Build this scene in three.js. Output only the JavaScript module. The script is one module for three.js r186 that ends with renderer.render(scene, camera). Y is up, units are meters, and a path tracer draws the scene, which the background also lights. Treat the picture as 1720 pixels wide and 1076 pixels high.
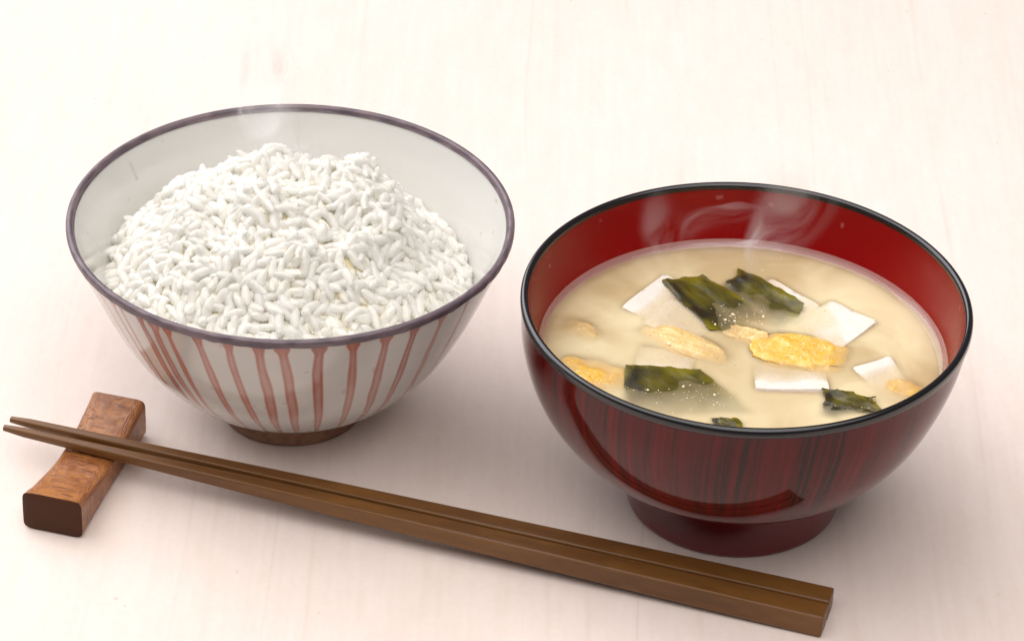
import * as THREE from 'three';
import { mergeGeometries, mergeVertices } from 'three/addons/utils/BufferGeometryUtils.js';
import { RectAreaLightUniformsLib } from 'three/addons/lights/RectAreaLightUniformsLib.js';

// ---------------------------------------------------------------- camera, light, exposure
const scene = new THREE.Scene();
const camera = new THREE.PerspectiveCamera(10, 1024 / 640, 0.05, 20);
camera.position.set(0, 0.54453, 0.81495);
camera.up.set(-0.0349, 0.83096, -0.55523);
camera.lookAt(0, 0, 0);
const renderer = new THREE.WebGLRenderer({ antialias: true });
renderer.setSize(1024, 640);
renderer.toneMapping = THREE.LinearToneMapping;
renderer.toneMappingExposure = 0.86;
renderer.shadowMap.enabled = true;
RectAreaLightUniformsLib.init();
scene.background = new THREE.Color().setRGB(0.13, 0.12, 0.115);    // the dim room

function softbox(color, power, w, h, from, to) {
  const l = new THREE.RectAreaLight(new THREE.Color().setRGB(...color), power, w, h);
  l.position.set(...from); l.lookAt(...to); scene.add(l); return l;
}
softbox([0.965, 0.985, 1.03], 3.75, 2.2, 1.5, [-1.2, 1.15, -1.15], [0, 0.0, 0]);        // window behind, to the left
softbox([1, 0.965, 0.945], 3.1, 2.2, 1.8, [-0.15, 1.4, 0.2], [0, 0, 0]);              // added overhead fill, no visible source
softbox([1, 0.965, 0.94], 1.2, 1.6, 0.9, [0.25, 1.25, 1.35], [0, 0, 0]);              // added front fill, as if from a reflector over the camera

// ---------------------------------------------------------------- helpers
const MM = 0.001, TAU = Math.PI * 2;
let seed = 20240611;
function rnd() { seed = (seed + 0x6d2b79f5) | 0; let t = Math.imul(seed ^ (seed >>> 15), 1 | seed); t = (t + Math.imul(t ^ (t >>> 7), 61 | t)) ^ t; return ((t ^ (t >>> 14)) >>> 0) / 4294967296; }
const rr = (a, b) => a + (b - a) * rnd();
const clamp = (x, a = 0, b = 1) => Math.min(b, Math.max(a, x));
const lerp = (a, b, t) => a + (b - a) * t;
const sstep = (a, b, x) => { const t = clamp((x - a) / (b - a)); return t * t * (3 - 2 * t); };
function hash(ix, iy, iz) { let h = Math.imul(ix, 374761393) ^ Math.imul(iy, 668265263) ^ Math.imul(iz, 2147483647 ^ 0x5bd1e995); h = Math.imul(h ^ (h >>> 13), 1274126177); return ((h ^ (h >>> 16)) >>> 0) / 4294967296; }
function vnoise(x, y, z = 0, px = 0) {                          // value noise, -1..1; px: period along x
  const ix = Math.floor(x), iy = Math.floor(y), iz = Math.floor(z), f = (t) => t * t * t * (t * (t * 6 - 15) + 10), u = f(x - ix), v = f(y - iy), w = f(z - iz);
  const wx = (i) => (px ? ((i % px) + px) % px : i), g = (a, b, c) => hash(wx(ix + a), iy + b, iz + c);
  return 2 * lerp(lerp(lerp(g(0, 0, 0), g(1, 0, 0), u), lerp(g(0, 1, 0), g(1, 1, 0), u), v), lerp(lerp(g(0, 0, 1), g(1, 0, 1), u), lerp(g(0, 1, 1), g(1, 1, 1), u), v), w) - 1;
}
function fbm(x, y, z = 0, o = 4, px = 0) { let s = 0, a = 0.5; for (let i = 0; i < o; i++) { s += a * vnoise(x, y, z + i * 7.3, px); x *= 2; y *= 2; z *= 2; px *= 2; a *= 0.5; } return s; }
function tex(w, h, fn, { srgb = false, wrap = THREE.RepeatWrapping, rx = 1, ry = 1 } = {}) {    // fn(u, v) -> [r, g, b] 0..1 linear, or a number
  const d = new Uint8Array(w * h * 4), enc = (c) => (srgb ? (c <= 0.0031308 ? 12.92 * c : 1.055 * Math.pow(c, 1 / 2.4) - 0.055) : c);
  for (let y = 0; y < h; y++) for (let x = 0; x < w; x++) {
    let c = fn((x + 0.5) / w, (y + 0.5) / h); if (typeof c === 'number') c = [c, c, c];
    const k = (y * w + x) * 4;
    for (let i = 0; i < 3; i++) d[k + i] = Math.round(255 * enc(clamp(c[i])) + rnd() * 0.6 - 0.3);
    d[k + 3] = 255;
  }
  const t = new THREE.DataTexture(d, w, h); t.magFilter = THREE.LinearFilter; t.minFilter = THREE.LinearFilter; t.wrapS = t.wrapT = wrap; t.repeat.set(rx, ry);
  if (srgb) t.colorSpace = THREE.SRGBColorSpace; t.needsUpdate = true; return t;
}
const mix3 = (a, b, t) => [lerp(a[0], b[0], t), lerp(a[1], b[1], t), lerp(a[2], b[2], t)];
const std = (name, o) => { const m = new THREE.MeshPhysicalMaterial({ side: THREE.DoubleSide, ...o }); m.name = name; return m; };
const lin = (r, g, b) => new THREE.Color().setRGB(r, g, b);
function part(name, geo, mat, parent, data) { const m = new THREE.Mesh(geo, mat); m.name = name; m.castShadow = m.receiveShadow = true; if (data) Object.assign(m.userData, data); (parent || scene).add(m); return m; }
function thing(name, label, category, pos = [0, 0, 0], group) { const g = new THREE.Group(); g.name = name; g.position.set(...pos); g.userData = { label, category }; if (group) g.userData.group = group; scene.add(g); return g; }
function lathe(pts, n = 160, smooth = 40) {                       // pts in mm [r, y]; smooth curve through them, v by arc length
  const curve = new THREE.CatmullRomCurve3(pts.map(([r, y]) => new THREE.Vector3(r * MM, y * MM, 0)), false, 'centripetal');
  const p = smooth ? curve.getSpacedPoints(smooth).map((q) => new THREE.Vector2(Math.max(q.x, 0), q.y)) : pts.map(([r, y]) => new THREE.Vector2(r * MM, y * MM));
  return new THREE.LatheGeometry(p, n);
}
function radiusAt(pts, y) { for (let i = 1; i < pts.length; i++) { const [r0, y0] = pts[i - 1], [r1, y1] = pts[i]; if (y <= Math.max(y0, y1) && y >= Math.min(y0, y1)) return lerp(r0, r1, (y - y0) / (y1 - y0)); } return pts[pts.length - 1][0]; }

// ---------------------------------------------------------------- tabletop: pale sycamore-like wood
const TW = 0.42;
const lines = []; for (let i = 0; i < 46; i++) lines.push([rnd(), rr(0.0006, 0.0022), rr(0.15, 1) * (rnd() < 0.3 ? 1 : 0.45), rr(0, 50)]);
const specks = []; for (let i = 0; i < 110; i++) specks.push([rnd(), rnd(), rr(0.0004, 0.0008), rr(0.2, 0.7)]);
const speckGrid = new Map(); for (const s of specks) { const k = Math.floor(s[0] * 64) + ',' + Math.floor(s[1] * 64); (speckGrid.get(k) || speckGrid.set(k, []).get(k)).push(s); }
let woodRow = -1, woodX = [];
const woodTex = tex(1536, 1536, (u, v) => {
  let c = [0.765, 0.655, 0.597];
  const wob = 0.010 * fbm(u * 5, v * 3, 1, 3), flow = fbm(u * 60 + wob * 300, v * 2.5, 4, 3), fine = fbm(u * 330, v * 14, 9, 2), cloud = fbm(u * 5, v * 3, 22, 3), fleck = fbm(u * 160 + 4 * wob, v * 40, 31, 2) + 0.9 * fbm(u * 420, v * 260, 17, 2);
  let d = 0.015 * flow + 0.03 * fine + 0.045 * cloud + 0.035 * fleck;
  if (v !== woodRow) { woodRow = v; woodX = lines.map(([x0, w, a, ph]) => [x0 + 0.012 * fbm(v * 2.2, ph, 3, 3), w, 0.12 * a * clamp(0.35 + 1.3 * vnoise(v * 5, ph + 8))]); }
  for (const [x, w, a] of woodX) { const dx = Math.abs(u - x); if (dx < w * 3) d -= a * Math.exp(-(dx * dx) / (w * w)); }
  c = [c[0] * (1 + 0.75 * d), c[1] * (1 + d), c[2] * (1 + 1.25 * d)];
  const gu = Math.floor(u * 64), gv = Math.floor(v * 64);
  for (let i = -1; i <= 1; i++) for (let j = -1; j <= 1; j++) for (const [su, sv, w, a] of speckGrid.get((gu + i) + ',' + (gv + j)) || []) {
    const q = ((u - su) ** 2 + ((v - sv) * 0.7) ** 2) / (w * w); if (q < 6) c = mix3(c, [0.42, 0.27, 0.17], a * Math.exp(-q));
  }
  return c;
}, { srgb: true, wrap: THREE.MirroredRepeatWrapping });
{
  const x0 = -0.75, x1 = 0.75, z0 = -0.75, z1 = 0.222, th = 0.028, b = 0.003;
  const sh = new THREE.Shape(); sh.moveTo(x0, z0); sh.lineTo(x1, z0); sh.lineTo(x1, z1); sh.lineTo(x0, z1); sh.closePath();
  const g = new THREE.ExtrudeGeometry(sh, { depth: th - 2 * b, bevelEnabled: true, bevelThickness: b, bevelSize: b, bevelSegments: 3 });
  g.rotateX(Math.PI / 2); g.translate(0, -b, 0);
  const p = g.attributes.position, uv = g.attributes.uv;
  for (let i = 0; i < p.count; i++) uv.setXY(i, p.getX(i) / TW + 0.5, (p.getZ(i) + p.getY(i)) / TW + 0.5);
  const m = part('tabletop', g, std('pale_wood', { map: woodTex, bumpMap: tex(512, 512, (u, v) => 0.5 + 0.4 * fbm(u * 120, v * 10, 5, 3)), bumpScale: 0.00006, roughness: 0.62, specularIntensity: 0.6 }));
  m.userData = { kind: 'structure', label: 'pale cream wooden tabletop with faint grain' };
}

// ---------------------------------------------------------------- rice bowl
const RB = [-0.056, 0, 0.043];
const rOut = [[18.9, 7.2], [22.4, 8.6], [27.2, 10.8], [31.2, 13.6], [34.6, 17.0], [40.4, 24.0], [46.0, 34.0], [51.3, 46.0], [55.5, 56.2]];
const rIn = [[0.01, 11.4], [14, 11.8], [22, 13.4], [29, 17.0], [37.6, 25.0], [43.4, 35.0], [49.1, 46.6], [54.25, 56.6]];
const stripeAz = [[-62, 1.2], [-53.5, 1.1], [-48.5, 1.3], [-44.6, 1.1], [-37.5, 1.9], [-33.6, 2.0], [-28.5, 1.5], [-20.2, 1.9], [-12, 1.9], [-4.5, 2.2], [2.1, 2.3], [10.7, 2.3], [20.1, 2.1], [28.6, 2.1], [37.2, 1.8], [45.9, 1.6], [55.9, 1.5], [66, 1.6]];
for (let a = 75; a < 290; a += rr(7, 10)) stripeAz.push([a, rr(1.4, 2.3)]);
const stripes = stripeAz.map(([a, w]) => ({ a, w, drift: rr(3, 6.5), ph: rr(0, 99), end: rr(0.05, 0.12), dark: rr(0, 1), blob: rr(0.6, 1.5) }));
let glazeRow = -1, glazeX = [];
const glazeTex = tex(2048, 512, (u, v) => {                         // u round the bowl, v from the foot up to the rim
  let az = u * 360; if (az > 290) az -= 360;
  const n = fbm(u * 24, v * 5, 3, 4, 24), s2 = fbm(u * 90, v * 22, 13, 2, 90);
  let c = [0.55 + 0.03 * n, 0.535 + 0.03 * n, 0.505 + 0.035 * n];
  c = mix3(c, [0.64, 0.56, 0.50], 0.35 * sstep(0.1, 0.5, n));
  if (s2 > 0.47) c = mix3(c, [0.36, 0.29, 0.24], 0.45 * sstep(0.47, 0.6, s2));
  const h = 1 - v, r = radiusAt(rOut, lerp(7.2, 56, v)) * 0.5 + 24;
  if (v !== glazeRow) { glazeRow = v; glazeX = stripes.map((s) => [s.a + s.drift * h * h * 0.9 + s.drift * 0.35 * h + 1.0 * fbm(v * 3, s.ph, 0, 3), 0.62 + 0.5 * Math.sin(Math.PI * clamp(h * 1.15 + 0.1)) + 0.22 * fbm(v * 7, s.ph + 5, 2, 2)]); }
  for (let si = 0; si < stripes.length; si++) {
    const s = stripes[si], [center, body] = glazeX[si];
    let d = az - center; if (d > 180) d -= 360; if (d < -180) d += 360;
    if (Math.abs(d) > 6) continue;
    const mm = (d * Math.PI) / 180 * r;
    const tip = sstep(s.end - 0.06, s.end + 0.16, v), top = 1 + s.blob * 0.75 * Math.exp(-(((v - 0.975) / 0.025) ** 2));
    const half = s.w * 0.56 * body * top * (0.3 + 0.7 * tip), e = Math.abs(mm) - half, inside = (1 - sstep(-0.28, 0.2, e)) * sstep(s.end - 0.04, s.end + 0.02, v);
    if (inside > 0) {
      const pool = 0.78 + 0.22 * Math.exp(-((e + 0.5) ** 2) / 0.12) - 0.25 * (0.5 + 0.5 * fbm(v * 14, s.ph + mm * 0.6, 7, 3)) + 0.10 * s.dark + 0.25 * Math.exp(-(((v - 0.97) / 0.04) ** 2));
      c = mix3(c, mix3([0.40, 0.14, 0.10], [0.25, 0.055, 0.045], 0.5 * s.dark * sstep(0.2, 1, v)), inside * clamp(pool));
    }
  }
  return c;
}, { srgb: true });
const glazeBump = tex(512, 512, (u, v) => 0.5 + 0.35 * fbm(u * 14, v * 6, 2, 3, 14) + 0.12 * fbm(u * 70, v * 30, 8, 2, 70));
const M = {};
M.glazeOut = std('striped_glaze', { map: glazeTex, bumpMap: glazeBump, bumpScale: 0.00012, roughness: 0.16, clearcoat: 0.35, clearcoatRoughness: 0.1 });
M.glazeIn = std('grey_white_glaze', { map: tex(1024, 256, (u, v) => { const n = fbm(u * 20, v * 6, 6, 4, 20), s = fbm(u * 110, v * 34, 3, 2, 110); const c = [0.66 + 0.03 * n, 0.645 + 0.03 * n, 0.61 + 0.035 * n]; return s > 0.5 ? mix3(c, [0.4, 0.35, 0.3], 0.5 * sstep(0.5, 0.62, s)) : c; }, { srgb: true }), bumpMap: glazeBump, bumpScale: 0.00016, roughness: 0.13, clearcoat: 0.3, clearcoatRoughness: 0.08 });
M.rimGlaze = std('iron_rim_glaze', { map: tex(1024, 64, (u, v) => { const n = fbm(u * 90, v * 4, 5, 3, 90); return mix3([0.085, 0.062, 0.078], [0.19, 0.135, 0.15], clamp(0.5 + 0.9 * n)); }, { srgb: true }), bumpMap: tex(1024, 64, (u, v) => 0.5 + 0.5 * fbm(u * 160, v * 5, 9, 2, 160)), bumpScale: 0.0002, roughness: 0.38 });
M.clay = std('bare_clay', { map: tex(512, 64, (u, v) => { const n = fbm(u * 80, v * 8, 2, 4, 80); return mix3([0.30, 0.165, 0.10], [0.21, 0.10, 0.06], clamp(0.5 + 0.9 * n)); }, { srgb: true }), roughness: 0.75, bumpMap: tex(512, 64, (u, v) => 0.5 + 0.5 * fbm(u * 120, v * 10, 9, 2, 120)), bumpScale: 0.00015 });
const riceBowl = thing('rice_bowl', 'grey-white ceramic bowl painted with thin reddish vertical stripes, holding the rice', 'bowl', RB);
part('outer_wall', lathe(rOut, 200, 48), M.glazeOut, riceBowl);
part('inner_wall', lathe(rIn, 200, 48), M.glazeIn, riceBowl);
{
  const p = []; const w = 0.9;                                            // lip: a rounded iron-glazed edge that runs a little down both sides
  p.push([53.75, 56.2]); for (let i = 0; i <= 14; i++) { const a = Math.PI - (Math.PI * i) / 14; p.push([55.0 + w * Math.cos(a), 56.75 + 0.85 * Math.sin(a)]); } p.push([55.72, 55.5]); p.push([55.2, 55.4]);
  const g = lathe(p, 260, 36), q = g.attributes.position;
  for (let i = 0; i < q.count; i++) { const x = q.getX(i), y = q.getY(i), z = q.getZ(i), a = Math.atan2(x, z), low = y < 0.0562; if (low) q.setY(i, y + 0.00022 * vnoise(a * 26, 3, 0)); }
  g.computeVertexNormals(); part('rim', g, M.rimGlaze, riceBowl);
}
part('foot', lathe([[15.6, 0.3], [16.0, 0.05], [17.9, 0.05], [18.4, 0.4], [18.8, 3.5], [19.3, 7.6], [20.5, 8.2]], 140, 30), M.clay, riceBowl);

// ---------------------------------------------------------------- cooked rice
const grainMat = std('cooked_rice', { color: lin(0.994, 0.972, 0.918), roughness: 0.4, transparent: true, opacity: 0.5, specularIntensity: 0.9, clearcoat: 0.6, clearcoatRoughness: 0.2 });
function grainGeo(k, fine) {
  const g = new THREE.SphereGeometry(1, fine ? 18 : 12, fine ? 16 : 12); g.rotateZ(Math.PI / 2);   // long axis x
  const p = g.attributes.position, L = rr(2.55, 3.25) * MM, W = rr(1.14, 1.4) * MM, T = W * rr(0.82, 0.95), bend = rr(-0.4, 0.4) * MM, tap = rr(-0.2, 0.2), tw = rr(-0.4, 0.4);
  for (let i = 0; i < p.count; i++) {
    let x = p.getX(i), y = p.getY(i), z = p.getZ(i);
    const r = Math.hypot(y, z), full = Math.pow(Math.max(0, 1 - Math.pow(Math.abs(x), 2.3)), 0.56) * (1 + tap * x), s = r > 1e-6 ? full / r : 0;
    y *= s; z *= s;
    const n = 0.07 * vnoise(x * 2.2 + k * 5, y * 2 + 3, z * 2); y *= 1 + n; z *= 1 + n;
    p.setXYZ(i, x * L, y * W + bend * (x * x) + tw * x * x * x * 0.2 * MM, z * T);
  }
  const m = mergeVertices(g.deleteAttribute('uv') && g.deleteAttribute('normal') ? g : g, 1e-7); m.computeVertexNormals(); return m;
}
const grains = []; for (let k = 0; k < 8; k++) grains.push(grainGeo(k, true));
const coarse = []; for (let k = 0; k < 6; k++) coarse.push(grainGeo(k + 20, false));
const CR = 46.5;
function domeY(x, z) {                                               // mm, height of the heap over the table at (x, z) from the bowl's axis
  const r = Math.hypot(x, z) / CR;
  let h = 39.5 + 25.8 * (1 - Math.pow(Math.min(r, 1.15), 2.4)) - 0.035 * x;
  const inner = clamp(1.15 - r);
  h += inner * (5.2 * fbm(x / 21 + 3.1, z / 21 + 1.7, 0.5, 2) + 4.2 * vnoise(x / 8.5, z / 8.5, 4.2) + 2.0 * vnoise(x / 4.6, z / 4.6, 9.2) * sstep(-25, 20, z));
  const hump = (a, hx, hz, rx, rz) => a * Math.exp(-(((x - hx) / rx) ** 2 + ((z - hz) / rz) ** 2));
  h += hump(2.2, 17, -19, 5, 6) + hump(-2.2, 10, -20, 3, 6) + hump(3.5, -31, -13, 4, 5) + hump(-3, -22, -17, 4, 6) + hump(-2.5, 27, -17, 5, 6) + hump(2.4, -24, 14, 5, 5) + hump(2.6, 25, 8, 5, 5) + hump(-2.4, -13, 12, 4, 5) + hump(2, 4, 20, 6, 5);
  h += 4.6 * Math.exp(-(((x + 3) / 8) ** 2 + ((z + 17) / 8) ** 2)) + 2.2 * Math.exp(-(((x - 15) / 8) ** 2 + ((z + 19) / 7) ** 2));
  h -= 4.2 * Math.exp(-(((x - 1) / 6) ** 2 + ((z + 1) / 4) ** 2)) + 3.2 * Math.exp(-(((x - 12) / 7) ** 2 + ((z - 12) / 5) ** 2));
  return h;
}
const rice = thing('rice_heap', 'heap of steamed white rice mounded in the striped bowl', 'rice', RB);
{
  const up = new THREE.Vector3(0, 1, 0), q = new THREE.Quaternion(), m = new THREE.Matrix4(), all = [];
  const eye = camera.position.clone().sub(new THREE.Vector3(...RB)).normalize();
  for (let layer = 0; layer < 3; layer++) {
    const count = [12000, 4000, 1200][layer], gap = [1.95, 2.1, 2.4][layer], near = new Map(), key = (a, b) => a * 1000 + b;
    for (let i = 0; i < count; i++) {
      const r = CR * Math.sqrt(rnd()) * 0.985, a = rnd() * TAU, x = r * Math.sin(a), z = r * Math.cos(a);
      const e = 1.2, n = new THREE.Vector3(domeY(x - e, z) - domeY(x + e, z), 2 * e, domeY(x, z - e) - domeY(x, z + e)).normalize();
      const depth = [rr(-0.5, 0.7), rr(1.0, 1.9), rr(2.0, 2.8)][layer], p = new THREE.Vector3(x, domeY(x, z), z).addScaledVector(n, -depth);
      const gx = Math.floor(p.x / 3), gz = Math.floor(p.z / 3); let crowded = false;
      for (let a2 = -1; a2 <= 1; a2++) for (let b2 = -1; b2 <= 1; b2++) for (const o of near.get(key(gx + a2, gz + b2)) || []) if (o.distanceToSquared(p) < gap * gap) crowded = true;
      if (crowded) continue;
      (near.get(key(gx, gz)) || near.set(key(gx, gz), []).get(key(gx, gz))).push(p.clone());
      const rad = Math.hypot(p.x, p.z), lim = radiusAt(rIn, clamp(p.y, 12, 56)) - 1.6; if (rad > lim) { p.x *= lim / rad; p.z *= lim / rad; }
      const fl = 5 * vnoise(x / 11, z / 11, 60), ra = rr(0, 1) < 0.25 ? fl + rr(-0.5, 0.5) : rr(0, 6), t = new THREE.Vector3(Math.cos(ra), rr(-0.3, 0.3), Math.sin(ra)).cross(n).normalize(), tilt = (rnd() < 0.2 + 0.15 * sstep(0, 30, z) ? rr(-1.1, 1.1) : rr(-0.25, 0.25)) * (layer ? 0.7 : 1);
      const dir = t.clone().multiplyScalar(Math.cos(tilt)).addScaledVector(n, Math.sin(tilt));
      if (p.y < 44 && rad > 40) { dir.y *= 0.4; dir.normalize(); }
      q.setFromUnitVectors(new THREE.Vector3(1, 0, 0), dir); q.multiply(new THREE.Quaternion().setFromAxisAngle(new THREE.Vector3(1, 0, 0), rnd() * TAU));
      const s = rr(0.74, 1.14);
      all.push({ p: p.multiplyScalar(MM).clone(), q: q.clone(), s, show: (layer === 0 ? 1 : 0) + n.dot(eye) * 0.8 - depth * 0.12 + (rnd() - 0.5) * 0.15, top: layer === 0 });
    }
  }
  all.sort((a, b) => b.show - a.show);
  all.slice(0, 300).forEach((g, i) => { const o = part('rice_grain' + (i ? '_' + String(i).padStart(3, '0') : ''), grains[i % grains.length], grainMat, rice); o.position.copy(g.p); o.quaternion.copy(g.q); o.scale.setScalar(g.s); });
  const rest = all.slice(300), scatterTintMat = std('scatter_tinted_rice', { color: lin(0.985, 0.95, 0.84), roughness: 0.42, transparent: true, opacity: 0.8, clearcoat: 0.3, clearcoatRoughness: 0.2 });  // yellower tint stands in for light scattered among the deeper grains
  [...coarse, ...grains].forEach((geo, k) => {                        // loose outer grains, and the deeper, yellow-tinted ones packed under them
    const outer = k >= coarse.length, pool = rest.filter((g) => g.top === outer), n = outer ? grains.length : coarse.length, mine = pool.filter((_, i) => i % n === (outer ? k - coarse.length : k)), im = new THREE.InstancedMesh(geo, outer ? grainMat : scatterTintMat, mine.length);
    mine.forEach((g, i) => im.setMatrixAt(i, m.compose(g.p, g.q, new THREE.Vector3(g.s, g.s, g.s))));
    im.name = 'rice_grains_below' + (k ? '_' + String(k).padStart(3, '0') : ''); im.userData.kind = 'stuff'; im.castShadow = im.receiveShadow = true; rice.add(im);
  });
  // the body of the heap underneath the loose grains
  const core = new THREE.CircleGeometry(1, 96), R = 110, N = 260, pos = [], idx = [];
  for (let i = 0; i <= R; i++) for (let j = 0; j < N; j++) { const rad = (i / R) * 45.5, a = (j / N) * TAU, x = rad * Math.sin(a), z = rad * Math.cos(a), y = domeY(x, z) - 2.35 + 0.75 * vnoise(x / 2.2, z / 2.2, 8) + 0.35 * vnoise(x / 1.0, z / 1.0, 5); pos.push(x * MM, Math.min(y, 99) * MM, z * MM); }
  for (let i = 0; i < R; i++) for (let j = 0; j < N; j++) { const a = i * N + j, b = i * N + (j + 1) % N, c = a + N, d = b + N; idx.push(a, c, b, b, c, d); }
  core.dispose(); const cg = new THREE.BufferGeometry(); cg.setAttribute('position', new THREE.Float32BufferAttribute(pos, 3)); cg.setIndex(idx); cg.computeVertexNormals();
  part('packed_rice', cg, std('packed_rice', { color: lin(0.965, 0.85, 0.52), roughness: 0.45 }), rice, { kind: 'stuff' });  // warm yellow puts the scattered light of the gaps into the colour
}

// ---------------------------------------------------------------- lacquered soup bowl
const SB = [0.0566, 0, 0.075];
const sOut = [[26.2, 13.2], [29.4, 14.3], [34.2, 16.6], [39.0, 20.0], [43.6, 25.0], [47.9, 31.4], [51.2, 39.0], [53.5, 47.5], [54.5, 56.6]];
const sIn = [[0.01, 17.4], [20, 17.8], [31, 20.6], [39, 26.0], [45.2, 33.0], [49.2, 41.0], [51.6, 49.0], [53.15, 57.5]];
const grainLines = []; for (let i = 0; i < 420; i++) grainLines.push([rnd(), rr(0.0006, 0.0024), rnd(), rr(0, 60), rr(-1, 1)]);
let lacRow = -1, lacX = [];
const soupSolids = [];
const lacTex = tex(2048, 512, (u, v) => {
  let t = 0.55 + 0.30 * fbm(u * 110 + 0.8 * fbm(u * 7, v * 2, 5, 2, 7), v * 1.6, 2, 3, 110) + 0.12 * fbm(u * 300, v * 3, 7, 2, 300);
  if (v !== lacRow) { lacRow = v; lacX = grainLines.map(([x0, w, a, ph, lean]) => [x0 + 0.006 * lean * v + 0.0035 * fbm(v * 2.4, ph, 2, 3), w, (a < 0.45 ? -0.38 : 0.35) * clamp(0.55 + vnoise(v * 3, ph + 4) * 0.8)]); }
  for (const [x, w, a] of lacX) { let d = u - x; d -= Math.round(d); if (Math.abs(d) < w * 2) t += a * Math.exp(-(d * d) / (w * w * 0.35)); }
  return mix3([0.018, 0.007, 0.006], [0.15, 0.004, 0.005], clamp(t));
}, { srgb: true });
M.lacquer = std('grained_red_lacquer', { map: lacTex, roughness: 0.06, specularIntensity: 0.62 });
const dust = tex(1024, 256, (u, v) => { const s = fbm(u * 120, v * 30, 3, 2, 120), n = fbm(u * 9, v * 3, 1, 3, 9); return mix3([0.245 + 0.02 * n, 0.002, 0.003], [0.5, 0.2, 0.2], 0.35 * sstep(0.5, 0.62, s)); }, { srgb: true });
M.redIn = std('red_lacquer', { map: dust, roughness: 0.2, specularIntensity: 0.5 });
M.redFoot = std('dark_red_lacquer', { color: lin(0.14, 0.007, 0.010), roughness: 0.2, clearcoat: 0.3, clearcoatRoughness: 0.15 });
M.black = std('black_lacquer', { color: lin(0.008, 0.007, 0.009), roughness: 0.22, clearcoat: 0.4, clearcoatRoughness: 0.12 });
const soupBowl = thing('soup_bowl', 'dark red wood-grained lacquer bowl with black rim, holding the miso soup', 'bowl', SB);
const bulge = (g) => { const p = g.attributes.position; for (let i = 0; i < p.count; i++) { const t = clamp((p.getY(i) - 0.013) / 0.0436); p.setX(i, p.getX(i) - 0.0011 * Math.sin(Math.PI * t)); } return g; };   // turned by hand, a touch uneven
part('outer_wall', bulge(lathe(sOut, 220, 56)), M.lacquer, soupBowl);
part('inner_wall', lathe(sIn, 220, 48), M.redIn, soupBowl);
{
  const p = [[52.85, 57.2]]; for (let i = 0; i <= 14; i++) { const a = Math.PI - (Math.PI * i) / 14; p.push([53.85 + 0.95 * Math.cos(a), 57.7 + 0.95 * Math.sin(a)]); } p.push([54.74, 56.5], [54.4, 56.3]);
  part('rim', lathe(p, 220, 34), M.black, soupBowl);
}
part('foot', lathe([[22.6, 2.0], [23.2, 0.3], [24.0, 0.05], [25.7, 0.05], [26.4, 0.5], [26.9, 3.0], [27.5, 8.0], [28.2, 13.0], [28.9, 14.6]], 160, 30), M.redFoot, soupBowl);

// ---------------------------------------------------------------- miso soup: cloudy broth, thin sheets of it let what floats just below show through
const LV = 42.5;
const soup = thing('miso_soup', 'cloudy tan miso broth filling the red lacquer bowl', 'soup', SB);
const brothCol = lin(0.60, 0.40, 0.205);
function disc(y, wobble, edge = 0) {
  const R = radiusAt(sIn, y) + 0.12, N = 200, K = 100, pos = [], uv = [], idx = [];
  for (let i = 0; i <= K; i++) for (let j = 0; j < N; j++) {
    const r = R * Math.sqrt(i / K), a = (j / N) * TAU, x = r * Math.sin(a), z = r * Math.cos(a);
    pos.push(x * MM, (y + wobble * (fbm(x / 9, z / 9, y, 2) + 0.9 * fbm(x / 1.6, z / 1.6, y + 30, 3)) + edge * Math.exp(-(R - r) / 1.0)) * MM, z * MM); uv.push(x / 110 + 0.5, z / 110 + 0.5);
  }
  for (let i = 0; i < K; i++) for (let j = 0; j < N; j++) { const a = i * N + j, b = i * N + (j + 1) % N, c = a + N, d = b + N; idx.push(a, c, b, b, c, d); }
  const g = new THREE.BufferGeometry(); g.setAttribute('position', new THREE.Float32BufferAttribute(pos, 3)); g.setAttribute('uv', new THREE.Float32BufferAttribute(uv, 2)); g.setIndex(idx); g.computeVertexNormals(); return g;
}
const cloudTex = tex(512, 512, (u, v) => { const n = fbm(u * 5 + 1.2 * fbm(u * 4, v * 4, 4, 3), v * 5 + 1.2 * fbm(u * 4, v * 4, 14, 3), 3, 4), r = Math.hypot(u - 0.5, v - 0.5) * 2, k = clamp(0.5 + 1.1 * n + 0.4 * Math.exp(-((u - 0.52) ** 2 + (v - 0.62) ** 2) / 0.05) - 0.4 * sstep(0.45, 0.95, r)); return mix3([0.66, 0.51, 0.285], [0.94, 0.83, 0.54], k); }, { srgb: true });
M.brothBody = std('broth_body', { color: lin(0.75, 0.55, 0.28), roughness: 0.6, specularIntensity: 0.2 });
{
  const p = [], q = []; for (let i = 0; i <= 10; i++) { const y = LV - 0.3 + i * 0.19; p.push(new THREE.Vector2((radiusAt(sIn, y) - 0.06 - 0.5 * Math.pow(1 - i / 10, 3)) * MM, y * MM)); }
  part('broth_edge', new THREE.LatheGeometry(p, 200), std('broth_film', { color: lin(0.80, 0.50, 0.47), roughness: 0.12, transparent: true, opacity: 0.42, clearcoat: 1, clearcoatRoughness: 0.05 }), soup);
}
part('settled_miso', disc(LV - 6, 1.0), M.brothBody, soup);
part('broth_surface', disc(LV, 0.012, 2.0), std('broth_surface', { color: lin(1, 1, 1), transmission: 1, thickness: 0, roughness: 0.04, ior: 1.34 }), soup);
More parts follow.
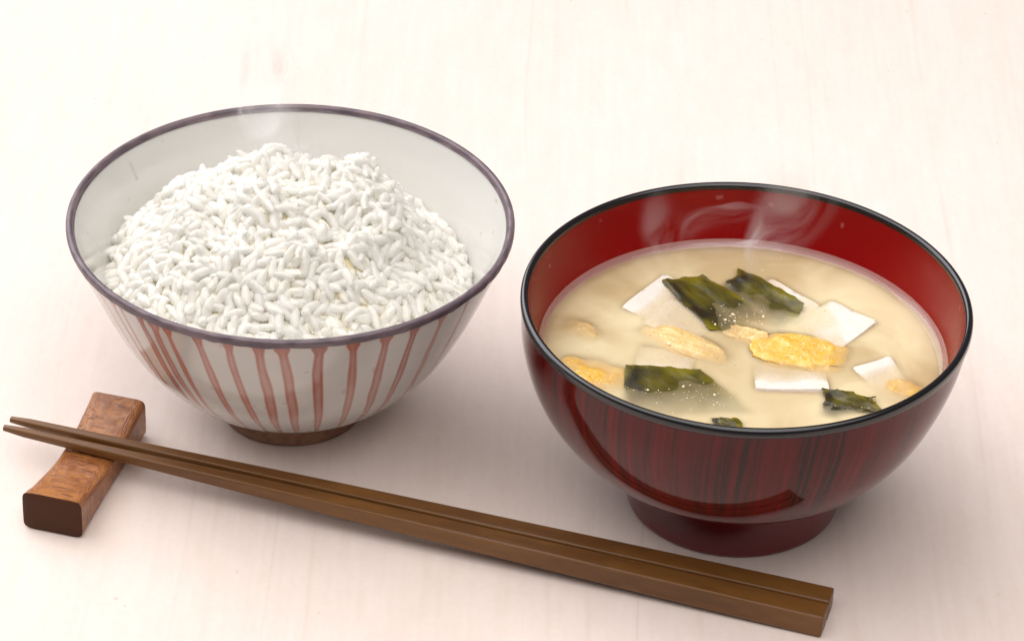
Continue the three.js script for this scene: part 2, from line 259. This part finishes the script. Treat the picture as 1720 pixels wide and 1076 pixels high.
{
  const fl = new THREE.IcosahedronGeometry(0.00028, 1), mat = std('miso_fleck', { color: lin(0.85, 0.72, 0.5), roughness: 0.5 }), n = 640, im = new THREE.InstancedMesh(fl, mat, n), m = new THREE.Matrix4(), q = new THREE.Quaternion();
  const spots = [[-12, 17, 13, 7], [-6, -18, 12, 9], [4, -14, 9, 6], [0, 0, 46, 46], [26, 18, 6, 4], [-24, 14, 5, 4]];
  for (let i = 0; i < n; i++) { const s = spots[i % 6], a = rnd() * TAU, r = Math.sqrt(rnd()), x = s[0] + s[2] * r * Math.cos(a), z = s[1] + s[3] * r * Math.sin(a), k = Math.hypot(x, z) > 47 ? 0 : rr(0.25, 1) * (rnd() < 0.06 ? 1.5 : 0.65); q.setFromAxisAngle(new THREE.Vector3(0, 1, 0), rnd() * 6); im.setMatrixAt(i, m.compose(new THREE.Vector3(x * MM, (LV - rr(-0.05, 0.5)) * MM, z * MM), q, new THREE.Vector3(k * rr(0.7, 1.8), k * 0.6, k))); }
  im.name = 'miso_flecks'; im.userData.kind = 'stuff'; soup.add(im);
}

// ---------------------------------------------------------------- tofu
const tofuMat = std('silken_tofu', { map: tex(256, 256, (u, v) => { const n = fbm(u * 7, v * 7, 3, 4); return [0.80 + 0.03 * n, 0.735 + 0.035 * n, 0.66 + 0.05 * n]; }, { srgb: true }), bumpMap: tex(256, 256, (u, v) => 0.5 + 0.5 * fbm(u * 22, v * 22, 6, 3)), bumpScale: 0.00012, roughness: 0.45, clearcoat: 0.4, clearcoatRoughness: 0.2, specularIntensity: 0.8 });
function block(a, h, b, k) {                                         // a slightly uneven block with soft edges, mm, top face at y = 0
  const g = new THREE.BoxGeometry(1, 1, 1, 12, 8, 12), p = g.attributes.position, R = 0.55;
  for (let i = 0; i < p.count; i++) {
    let v = new THREE.Vector3(p.getX(i) * a, p.getY(i) * h, p.getZ(i) * b);
    const c = new THREE.Vector3(clamp(v.x, -a / 2 + R, a / 2 - R), clamp(v.y, -h / 2 + R, h / 2 - R), clamp(v.z, -b / 2 + R, b / 2 - R)), d = v.clone().sub(c);
    if (d.length() > 1e-6) v = c.add(d.normalize().multiplyScalar(R));
    v.x += 0.3 * vnoise(v.x / 6 + k, v.y / 6, v.z / 6); v.y += 0.28 * vnoise(v.x / 5, v.y / 5 + k, v.z / 5 + 9); v.z += 0.3 * vnoise(v.x / 6, v.y / 6 + 4, v.z / 6 + k);
    p.setXYZ(i, v.x * MM, (v.y - h / 2) * MM, v.z * MM);
  }
  const m = mergeVertices(g.deleteAttribute('normal'), 1e-6); m.computeVertexNormals(); return m;
}
// corner (x, z) and its height over the broth; the two edge directions away from that corner; slope of the top face
function tofu(label, cx, cz, lift, ang, a, b, slopeDir, slope, k, h = 13) {     // center of the top face, turn, sizes, slope towards slopeDir (deg, 0 = +x, 90 = +z)
  const o = part('tofu_block', block(a, h, b, k), tofuMat); o.name = numbered('tofu_block');
  o.userData = { label, category: 'tofu', group: 'tofu blocks in the miso soup' };
  const s = (slopeDir * Math.PI) / 180, axis = new THREE.Vector3(Math.sin(s), 0, -Math.cos(s));   // rotating about this axis lowers the slopeDir side
  o.quaternion.setFromAxisAngle(axis, (slope * Math.PI) / 180).multiply(new THREE.Quaternion().setFromAxisAngle(new THREE.Vector3(0, 1, 0), (-ang * Math.PI) / 180));
  o.position.set(SB[0] + cx * MM, (LV + lift) * MM, SB[2] + cz * MM); soupSolids.push(o); return o;
}
const used = {};
function numbered(n) { used[n] = (used[n] || 0) + 1; return used[n] === 1 ? n : n + '_' + String(used[n] - 1).padStart(3, '0'); }
tofu('tofu block at the back left of the soup, corner raised beside the darkest seaweed', -18.0, -22.5, -0.95, -55, 19, 15, 35, 11, 1);
tofu('tofu block almost hidden behind the right-hand back seaweed leaf, thin white edge showing', 9.0, -24.0, -1.2, 46, 17, 15, 136, 10, 2);
tofu('tofu block with a square corner pointing right, behind the golden fried tofu lump', 23.5, -15.5, -0.1, 41, 15.5, 15, 180, 5, 3);
tofu('tofu block at the front centre showing one long curved white edge', 11.5, 7.5, -0.55, -2, 18, 15, 268, 10, 4);
tofu('tofu block at the right front, pointed corner with a shiny facet', 34.5, 7.0, -0.75, 62, 13, 11, 60, 12, 5);
tofu('sunken pale tofu block behind the large front seaweed leaf', -19.0, 2.5, -0.75, 8, 14, 11, 280, 4, 6);
tofu('sunken tofu block in the middle left, under the fried tofu strip', -14.5, -15.5, -0.75, 30, 15, 14, 30, 3, 7);

// ---------------------------------------------------------------- wakame seaweed
const wakTex = tex(256, 256, (u, v) => { const n = fbm(u * 3, v * 3, 2, 3), e = fbm(u * 9, v * 9, 5, 2), ed = Math.max(Math.abs(2 * u - 1), Math.abs(2 * v - 1)); return mix3([0.022, 0.017, 0.006], [0.19, 0.155, 0.004], clamp(0.14 + 0.55 * n + 0.1 * e + 0.6 * sstep(0.7, 1, ed + 0.25 * n))); }, { srgb: true });
const wakMat = std('wakame', { map: wakTex, roughness: 0.35, clearcoat: 0.2, clearcoatRoughness: 0.15, specularIntensity: 0.6, bumpMap: tex(256, 256, (u, v) => 0.5 + 0.5 * fbm(u * 9, v * 9, 7, 3)), bumpScale: 0.0003 });
// corners in order (u0v0, u1v0, u1v1, u0v1), each [x, y over broth, z] in mm
function leaf(name, label, c, { ruffle = 0.5, k = 0, thick = 0.35, edge = 0.7, sag = 0 } = {}) {
  const NU = 30, NV = 22, top = [], P = (u, v, s) => {
    const b = [0, 1, 2].map((i) => lerp(lerp(c[0][i], c[1][i], u), lerp(c[3][i], c[2][i], u), v));
    const rim = Math.pow(Math.max(Math.abs(2 * u - 1), Math.abs(2 * v - 1)), 6);
    b[0] += edge * rim * fbm(u * 5 + k, v * 5, 1, 3) * 2; b[2] += edge * rim * fbm(u * 5, v * 5 + k, 6, 3) * 2;
    b[1] += ruffle * fbm(u * 3.5 + k, v * 3.5, 3, 3) - sag * Math.sin(Math.PI * u) * Math.sin(Math.PI * v);
    return [b[0], b[1] + s * thick * 0.5 * (1 - 0.8 * rim), b[2]];
  };
  const pos = [], uv = [], idx = [], W = NV + 1, side = (NU + 1) * W;
  for (const s of [1, -1]) for (let i = 0; i <= NU; i++) for (let j = 0; j <= NV; j++) { const q = P(i / NU, j / NV, s); pos.push(q[0] * MM, q[1] * MM, q[2] * MM); uv.push(i / NU, j / NV); }
  for (let i = 0; i < NU; i++) for (let j = 0; j < NV; j++) { const a = i * W + j; idx.push(a, a + 1, a + W, a + 1, a + W + 1, a + W); const b = a + side; idx.push(b, b + W, b + 1, b + 1, b + W, b + W + 1); }
  const ring = []; for (let i = 0; i <= NU; i++) ring.push(i * W); for (let j = 1; j <= NV; j++) ring.push(NU * W + j); for (let i = NU - 1; i >= 0; i--) ring.push(i * W + NV); for (let j = NV - 1; j >= 1; j--) ring.push(j);
  ring.forEach((a, n) => { const b = ring[(n + 1) % ring.length]; idx.push(a, b, a + side, b, b + side, a + side); });
  const g = new THREE.BufferGeometry(); g.setAttribute('position', new THREE.Float32BufferAttribute(pos, 3)); g.setAttribute('uv', new THREE.Float32BufferAttribute(uv, 2)); g.setIndex(idx); g.computeVertexNormals();
  const o = part(numbered(name), g, wakMat); o.position.set(SB[0], LV * MM, SB[2]); soupSolids.push(o); o.userData = { label, category: 'seaweed', group: 'wakame seaweed leaves in the soup' }; return o;
}
leaf('wakame_leaf', 'dark folded wakame leaf at the back left, its tip against the tofu corner', [[-19.4, 0.6, -30.4], [-9.5, 0.7, -34.6], [10, -1.5, -17], [-7.4, 0.35, -9.6]], { k: 1.3, ruffle: 0.6 });
leaf('wakame_leaf', 'olive wakame leaf at the back right, covering a thin white tofu edge', [[0.6, 0.3, -38.2], [16.8, 0.9, -22.6], [10, -1.7, -11.5], [-7, -1.3, -24]], { k: 4.1, ruffle: 0.55 });
leaf('wakame_leaf', 'large green wakame leaf at the front left, sinking into pale broth', [[-28.7, 0.7, 7.2], [-10.5, 0.2, 7.6], [2, -1.5, 24.5], [-29.2, -1.2, 28]], { k: 7.7, ruffle: 0.5, edge: 0.45 });
leaf('wakame_leaf', 'small crinkled wakame leaf at the front right by the black rim', [[19.5, 0.9, 14.2], [31.5, 0.8, 17.6], [32.2, -0.6, 23.2], [17.2, -1.0, 25]], { k: 9.2, ruffle: 0.8, edge: 1.0 });
leaf('wakame_leaf', 'sliver of wakame just inside the front rim', [[-8.0, 0.4, 27.4], [-1.8, 0.4, 28.0], [-1.5, -0.4, 32.5], [-8.4, -0.6, 32]], { k: 12.5, ruffle: 0.4 });

// ---------------------------------------------------------------- fried tofu (aburaage)
const fryMat = (a, b) => std('fried_tofu', { map: tex(256, 256, (u, v) => { const n = fbm(u * 12, v * 12, 2, 4), s = fbm(u * 46, v * 46, 8, 2); return mix3(mix3(a, b, clamp(0.5 + 1.0 * n)), [0.86, 0.72, 0.46], 0.7 * sstep(0.18, 0.5, s)); }, { srgb: true }), roughness: 0.4, clearcoat: 0.35, clearcoatRoughness: 0.2, bumpMap: tex(256, 256, (u, v) => 0.5 + 0.3 * fbm(u * 30, v * 30, 5, 3) + 0.3 * fbm(u * 60, v * 60, 2, 2)), bumpScale: 0.00025 });
const fryGold = fryMat([0.76, 0.42, 0.035], [0.82, 0.55, 0.13]), fryPale = fryMat([0.74, 0.49, 0.17], [0.80, 0.58, 0.26]);
function fried(label, x, y, z, L, W, H, ang, mat, k, bend = 0, tilt = 0) {
  const g = new THREE.SphereGeometry(1, 56, 36), p = g.attributes.position, sp = (t, e) => Math.sign(t) * Math.pow(Math.abs(t), e);
  for (let i = 0; i < p.count; i++) {
    let a = p.getX(i), b = p.getY(i), c = p.getZ(i); const s = 1 + 0.34 * fbm(a * 1.7 + k, b * 1.7, c * 1.7, 3) + 0.08 * fbm(a * 9 + k, b * 7, c * 9, 2);
    p.setXYZ(i, sp(a, 0.75) * L * s * MM, (sp(b, 0.8) * H * s + 0.25 * fbm(a * 7, c * 7, k, 2) + (b > 0 ? 0.9 * fbm(a * 2.4 + k, c * 1.6, k + 2, 2) : 0)) * MM, (sp(c, 0.75) * W * s + bend * (a * a - 0.5)) * MM);
  }
  for (let i = 0; i < p.count; i++) g.attributes.uv.setXY(i, p.getX(i) * 45 + k * 0.3, (p.getZ(i) + 0.6 * p.getY(i)) * 45);
  g.computeVertexNormals();
  const o = part(numbered('fried_tofu_piece'), g, mat); o.position.set(SB[0] + x * MM, (LV + y) * MM, SB[2] + z * MM); soupSolids.push(o); o.rotation.set(0, (-ang * Math.PI) / 180, (tilt * Math.PI) / 180, 'YXZ');
  o.userData = { label, category: 'fried tofu', group: 'fried tofu pieces in the soup' }; return o;
}
fried('long tan fried tofu strip with a bubbly edge left of the soup centre', -14.2, -1.75, -4.6, 13.0, 4.6, 1.8, 36, fryPale, 2, 0.8);
fried('golden orange fried tofu lump in the middle of the soup', 13.5, -1.65, -2.6, 11.8, 7.2, 2.4, 12, fryGold, 5, -0.6);
fried('small frothy fried tofu end behind the golden lump', 1.5, -1.25, -9.3, 6.6, 3.6, 1.45, 24, fryPale, 8);
fried('golden fried tofu piece at the left edge of the soup', -38.0, -1.85, 10.5, 9.5, 7.2, 1.7, 18, fryGold, 11);
fried('faint sunken fried tofu piece near the left rim', -39.0, -1.9, -9.0, 5.6, 3.6, 1.3, 40, fryPale, 14);
fried('half sunken fried tofu piece beside the right front tofu corner', 39.0, -1.7, 11.5, 5.0, 3.8, 1.3, 30, fryGold, 17);

// ---------------------------------------------------------------- the cloudy broth itself: the thinner it lies over a solid, the more of that solid shows
{
  const N = 900, HALF = 55, top = new Float32Array(N * N).fill(-1), v = new THREE.Vector3(), cell = (x) => (x / (2 * HALF) + 0.5) * N;
  for (const o of soupSolids) {
    o.updateMatrixWorld(true); const p = o.geometry.attributes.position, ix = o.geometry.index, q = [];
    for (let i = 0; i < p.count; i++) { v.fromBufferAttribute(p, i).applyMatrix4(o.matrixWorld); q.push([cell((v.x - SB[0]) / MM), cell((v.z - SB[2]) / MM), v.y / MM]); }
    for (let t = 0; t < ix.count; t += 3) {
      const [A, B, C] = [q[ix.getX(t)], q[ix.getX(t + 1)], q[ix.getX(t + 2)]], det = (B[0] - A[0]) * (C[1] - A[1]) - (C[0] - A[0]) * (B[1] - A[1]); if (Math.abs(det) < 1e-9) continue;
      for (let y = Math.max(0, Math.floor(Math.min(A[1], B[1], C[1]))); y <= Math.min(N - 1, Math.ceil(Math.max(A[1], B[1], C[1]))); y++) for (let x = Math.max(0, Math.floor(Math.min(A[0], B[0], C[0]))); x <= Math.min(N - 1, Math.ceil(Math.max(A[0], B[0], C[0]))); x++) {
        const w1 = ((x - A[0]) * (C[1] - A[1]) - (C[0] - A[0]) * (y - A[1])) / det, w2 = ((B[0] - A[0]) * (y - A[1]) - (x - A[0]) * (B[1] - A[1])) / det;
        if (w1 < -0.02 || w2 < -0.02 || w1 + w2 > 1.02) continue; const h = A[2] + w1 * (B[2] - A[2]) + w2 * (C[2] - A[2]); if (h > top[y * N + x]) top[y * N + x] = h;
      }
    }
  }
  const thin = new Float32Array(N * N);
  for (let y = 0; y < N; y++) for (let x = 0; x < N; x++) { const X = ((x + 0.5) / N - 0.5) * 2 * HALF, Z = ((y + 0.5) / N - 0.5) * 2 * HALF, r = Math.hypot(X, Z); let wall = 17; for (let i = 1; i < sIn.length; i++) if (r >= sIn[i - 1][0] && r <= sIn[i][0]) wall = lerp(sIn[i - 1][1], sIn[i][1], (r - sIn[i - 1][0]) / (sIn[i][0] - sIn[i - 1][0])); const item = top[y * N + x]; thin[y * N + x] = 0.03 + 0.97 * (1 - Math.exp(-Math.max(0, LV - Math.max(item, wall)) / (item > wall ? 1.05 : 2.6))); }
  const sum = new Float64Array((N + 1) * (N + 1));                  // light spreads in the broth, more the deeper the solid lies
  for (let y = 0; y < N; y++) for (let x = 0; x < N; x++) sum[(y + 1) * (N + 1) + x + 1] = thin[y * N + x] + sum[y * (N + 1) + x + 1] + sum[(y + 1) * (N + 1) + x] - sum[y * (N + 1) + x];
  const mean = (x, y, K) => { const x0 = Math.max(0, x - K), x1 = Math.min(N, x + K + 1), y0 = Math.max(0, y - K), y1 = Math.min(N, y + K + 1); return (sum[y1 * (N + 1) + x1] - sum[y0 * (N + 1) + x1] - sum[y1 * (N + 1) + x0] + sum[y0 * (N + 1) + x0]) / ((x1 - x0) * (y1 - y0)); };
  const soft = new Float32Array(N * N);
  for (let y = 0; y < N; y++) for (let x = 0; x < N; x++) { const m = mean(x, y, 2), wide = (mean(x, y, 14) + mean(x, y, 8)) / 2; soft[y * N + x] = Math.hypot(x / N - 0.5, y / N - 0.5) > 0.44 ? m : lerp(m, wide, sstep(0.12, 0.55, m)); }
  const cover = tex(N, N, (u, w) => soft[Math.min(N - 1, Math.floor(w * N)) * N + Math.min(N - 1, Math.floor(u * N))], { wrap: THREE.ClampToEdgeWrapping });
  part('broth', disc(LV - 0.12, 0.0), std('cloudy_broth', { map: cloudTex, roughness: 1, transmission: 0.25, thickness: 0, ior: 1.01, transparent: true, alphaMap: cover, specularIntensity: 0.1 }), soup);
}

// ---------------------------------------------------------------- chopstick rest
const restTex = tex(512, 512, (u, v) => {
  const n = fbm(u * 6, v * 6, 2, 4), f = fbm(u * 60, v * 22, 5, 3), s = fbm(u * 30, v * 30, 12, 3);
  let c = mix3([0.23, 0.075, 0.022], [0.42, 0.165, 0.05], clamp(0.5 + 0.9 * n + 0.7 * f)); return s < -0.25 ? mix3(c, [0.09, 0.028, 0.014], 0.65 * sstep(0.25, 0.5, -s)) : c;
}, { srgb: true });
{
  const rest = thing('chopstick_rest', 'reddish brown wooden chopstick rest with a dipped top, under the chopstick tips', 'chopstick rest', [-0.1048, 0, 0.0786]);
  const NS = 40, NP = 48, pos = [], uv = [], idx = [], L = 22.6;
  const ring = (t) => {                                              // rounded rectangle section at t = -1 (front end) .. 1
    const w = 6.95 + 0.55 * t * t - 0.25 * t, top = 6.9 + 3.9 * Math.pow(Math.abs(t), 1.7), out = [], e = 0.26;
    for (let j = 0; j < NP; j++) { const a = (j / NP) * TAU + Math.PI / 4, cx = Math.cos(a), cy = Math.sin(a); out.push([Math.sign(cx) * Math.pow(Math.abs(cx), e) * w, top / 2 + Math.sign(cy) * Math.pow(Math.abs(cy), e) * top / 2]); }
    return out;
  };
  for (let i = 0; i <= NS; i++) { const t = -1 + (2 * i) / NS; ring(t).forEach(([x, y], j) => { pos.push(x * MM, (y + 0.12 * vnoise(x, t * 9, y)) * MM, -t * L * MM); uv.push(j / NP * 2, t * 0.9); }); }
  for (let i = 0; i < NS; i++) for (let j = 0; j < NP; j++) { const a = i * NP + j, b = i * NP + (j + 1) % NP; idx.push(a, b, a + NP, b, b + NP, a + NP); }
  const side = new THREE.BufferGeometry(); side.setAttribute('position', new THREE.Float32BufferAttribute(pos, 3)); side.setAttribute('uv', new THREE.Float32BufferAttribute(uv, 2)); side.setIndex(idx); side.computeVertexNormals();
  part('body', side, std('rest_wood', { map: restTex, roughness: 0.32, bumpMap: restTex, bumpScale: 0.0005 }), rest);
  for (const s of [-1, 1]) {
    const base = ring(s), p2 = [], id = [], K = 5; let n = 0;
    for (let k = 0; k <= K; k++) { const f = 1 - (k / K) ** 1.5 * 0.999, bul = k === 0 ? 0 : 0.55 * Math.sin(Math.min(1, k / 2) * Math.PI / 2); const cyy = base.reduce((a, b) => a + b[1], 0) / NP; base.forEach(([x, y]) => p2.push(x * f * MM, lerp(cyy, y, f) * MM, (-s * L - s * bul) * MM)); }
    for (let k = 0; k < K; k++) for (let j = 0; j < NP; j++) { const a = k * NP + j, b = k * NP + (j + 1) % NP; id.push(a, b, a + NP, b, b + NP, a + NP); }
    const g = new THREE.BufferGeometry(); g.setAttribute('position', new THREE.Float32BufferAttribute(p2, 3)); g.setIndex(id); g.computeVertexNormals();
    part('shaded_end_grain', g, std('shaded_end_grain', { color: lin(0.062, 0.022, 0.010), roughness: 0.6, specularIntensity: 0.4 }), rest);  // end faces coloured darker, as shade on the side away from the window
  }
  rest.rotation.y = -Math.atan2(11.2, 42.5);
}

// ---------------------------------------------------------------- chopsticks
const stickTex = tex(1024, 64, (u, v) => { const n = fbm(u * 7, v * 9 + 2, 3, 4), f = fbm(u * 45, v * 40, 6, 3); const c = mix3([0.112, 0.044, 0.010], [0.185, 0.078, 0.017], clamp(0.5 + 0.8 * n + 0.5 * f)); return c; }, { srgb: true });
const stickMat = std('dark_wood', { map: stickTex, roughness: 0.42, bumpMap: stickTex, bumpScale: 0.0004 });
function chopstick(label, from, to, twist) {                         // butt and tip, mm
  const A = new THREE.Vector3(...from).multiplyScalar(MM), B = new THREE.Vector3(...to).multiplyScalar(MM), ax = B.clone().sub(A), len = ax.length(); ax.normalize();
  const o = thing(numbered('chopstick'), label, 'chopstick', [A.x, 0, A.z], 'pair of dark brown chopsticks');
  const side = new THREE.Vector3(0, 1, 0).cross(ax).normalize(), up = ax.clone().cross(side).normalize(), N = 40, K = 32, pos = [], uv = [], idx = [];
  for (let i = 0; i <= N; i++) {
    const t = i / N, w = lerp(3.12, 1.05, Math.pow(t, 1.25)), e = lerp(0.24, 0.75, sstep(0.55, 1, t)), end = i === 0 ? 0.93 : i === N ? 0.7 : 1, c = A.clone().addScaledVector(ax, len * (i === 1 ? 0.0016 : t)).sub(o.position);
    for (let j = 0; j < K; j++) { const a = (j / K) * TAU + Math.PI / 4 + twist, cx = Math.cos(a - twist), cy = Math.sin(a - twist), x = Math.sign(cx) * Math.pow(Math.abs(cx), e) * w * end, y = Math.sign(cy) * Math.pow(Math.abs(cy), e) * w * end; const q = c.clone().addScaledVector(side, x * MM).addScaledVector(up, y * MM); pos.push(q.x, q.y, q.z); uv.push(t * 1.0, j / K); }
  }
  for (let i = 0; i < N; i++) for (let j = 0; j < K; j++) { const a = i * K + j, b = i * K + (j + 1) % K; idx.push(a, b, a + K, b, b + K, a + K); }
  for (const i of [0, N]) { const c = pos.length / 3, m = i ? B : A; pos.push(m.x - o.position.x, m.y, m.z - o.position.z); uv.push(0.5, 0.5); for (let j = 0; j < K; j++) idx.push(c, i * K + (i ? j : (j + 1) % K), i * K + (i ? (j + 1) % K : j)); }
  const g = new THREE.BufferGeometry(); g.setAttribute('position', new THREE.Float32BufferAttribute(pos, 3)); g.setAttribute('uv', new THREE.Float32BufferAttribute(uv, 2)); g.setIndex(idx); g.computeVertexNormals();
  part('shaft', g, stickMat, o); return o;
}
chopstick('front chopstick of the pair, nearer the camera', [76.9, 3.15, 128.6], [-126.2, 9.6, 70.6], 0);
chopstick('back chopstick of the pair, nearer the bowls', [78.7, 3.15, 122.2], [-125.0, 9.6, 66.9], 0);

// ---------------------------------------------------------------- steam
const steamTex = tex(256, 256, (u, v) => {
  const edge = sstep(0, 0.42, u) * sstep(0, 0.42, 1 - u), ends = sstep(0, 0.22, v) * sstep(0, 0.3, 1 - v), n = 0.55 + 0.8 * fbm(u * 4 + 1.5 * fbm(u * 2, v * 3, 5, 2), v * 3, 3, 4); return clamp(edge * ends * clamp(n));
});
const steamMats = [0.08, 0.15, 0.24, 0.4].map((o) => std('steam_vapour', { color: lin(0.95, 0.95, 0.95), roughness: 1, specularIntensity: 0, transparent: true, opacity: o, alphaMap: steamTex }));
function ribbon(pts, widths, turn, k) {
  const curve = new THREE.CatmullRomCurve3(pts.map((p) => new THREE.Vector3(...p).multiplyScalar(MM))), N = 36, K = 10, pos = [], uv = [], idx = [];
  for (let i = 0; i <= N; i++) {
    const t = i / N, c = curve.getPoint(t), d = curve.getTangent(t), f = t * (widths.length - 1), i0 = Math.min(widths.length - 2, Math.floor(f)), w = lerp(widths[i0], widths[i0 + 1], f - i0) * MM;
    const s = new THREE.Vector3(Math.cos(turn + 0.5 * Math.sin(3 * t + k)), 0, Math.sin(turn + 0.5 * Math.sin(3 * t + k))); s.addScaledVector(d, -s.dot(d)).normalize(); const nn = s.clone().cross(d).normalize();
    for (let j = 0; j <= K; j++) { const x = j / K - 0.5, q = c.clone().addScaledVector(s, x * w).addScaledVector(nn, 0.28 * w * (Math.cos(x * 3) - 0.7) + 0.12 * w * vnoise(t * 4, x * 3, k)); pos.push(q.x, q.y, q.z); uv.push(j / K, t); }
  }
  for (let i = 0; i < N; i++) for (let j = 0; j < K; j++) { const a = i * (K + 1) + j; idx.push(a, a + 1, a + K + 1, a + 1, a + K + 2, a + K + 1); }
  const g = new THREE.BufferGeometry(); g.setAttribute('position', new THREE.Float32BufferAttribute(pos, 3)); g.setAttribute('uv', new THREE.Float32BufferAttribute(uv, 2)); g.setIndex(idx); g.computeVertexNormals(); return g;
}
{
  const s = thing('steam', 'thin white steam curling up from the miso soup against the red bowl wall', 'steam', SB); s.userData.kind = 'stuff';
  part('wisp', ribbon([[3, 43, -33], [4, 50, -34], [9, 57, -36], [14, 66, -37], [16, 80, -38]], [6, 11, 20, 26, 28], 0.1, 1), steamMats[2], s);
  part('wisp', ribbon([[3, 42.6, -31], [2.6, 50, -33], [4, 57, -34], [6, 66, -36]], [3.5, 5, 7, 9], 0.3, 2), steamMats[1], s);
  part('wisp', ribbon([[-16, 50, -35], [-13.5, 56, -36], [-8, 60, -36.5], [0, 61.5, -37], [8, 60.5, -38]], [6, 9, 9, 8, 6], 1.2, 3), steamMats[0], s);
  part('wisp', ribbon([[-15, 52.5, -33], [-7, 51.4, -34], [1, 52.2, -34], [9, 54, -35]], [4, 6, 7, 6], 1.35, 4), steamMats[1], s);
  part('wisp', ribbon([[-19, 43, -36], [-20, 50, -36], [-21, 56, -37], [-16, 66, -38]], [6, 9, 13, 18], -0.1, 5), steamMats[1], s);
  const r = thing('steam_001', 'faint steam rising from the rice against the grey bowl wall', 'steam', RB); r.userData.kind = 'stuff';
  part('wisp', ribbon([[-14, 62, -34], [-14.6, 68, -36], [-14, 76, -37], [-12, 90, -38]], [5, 6, 7, 8], 0.1, 6), steamMats[3], r);
  part('wisp', ribbon([[10, 60, -12], [3, 72, -14], [-6, 76, -13], [-18, 74, -10]], [24, 34, 34, 22], 1.5, 9), steamMats[2], r);
  part('wisp', ribbon([[-5, 68, -33], [-4.6, 73, -35], [-5, 80, -36], [-6, 92, -37]], [7, 7, 8, 9], -0.2, 7), steamMats[3], r);
}
scene.traverse((o) => { if (o.isMesh) o.castShadow = o.receiveShadow = true; });
renderer.render(scene, camera);
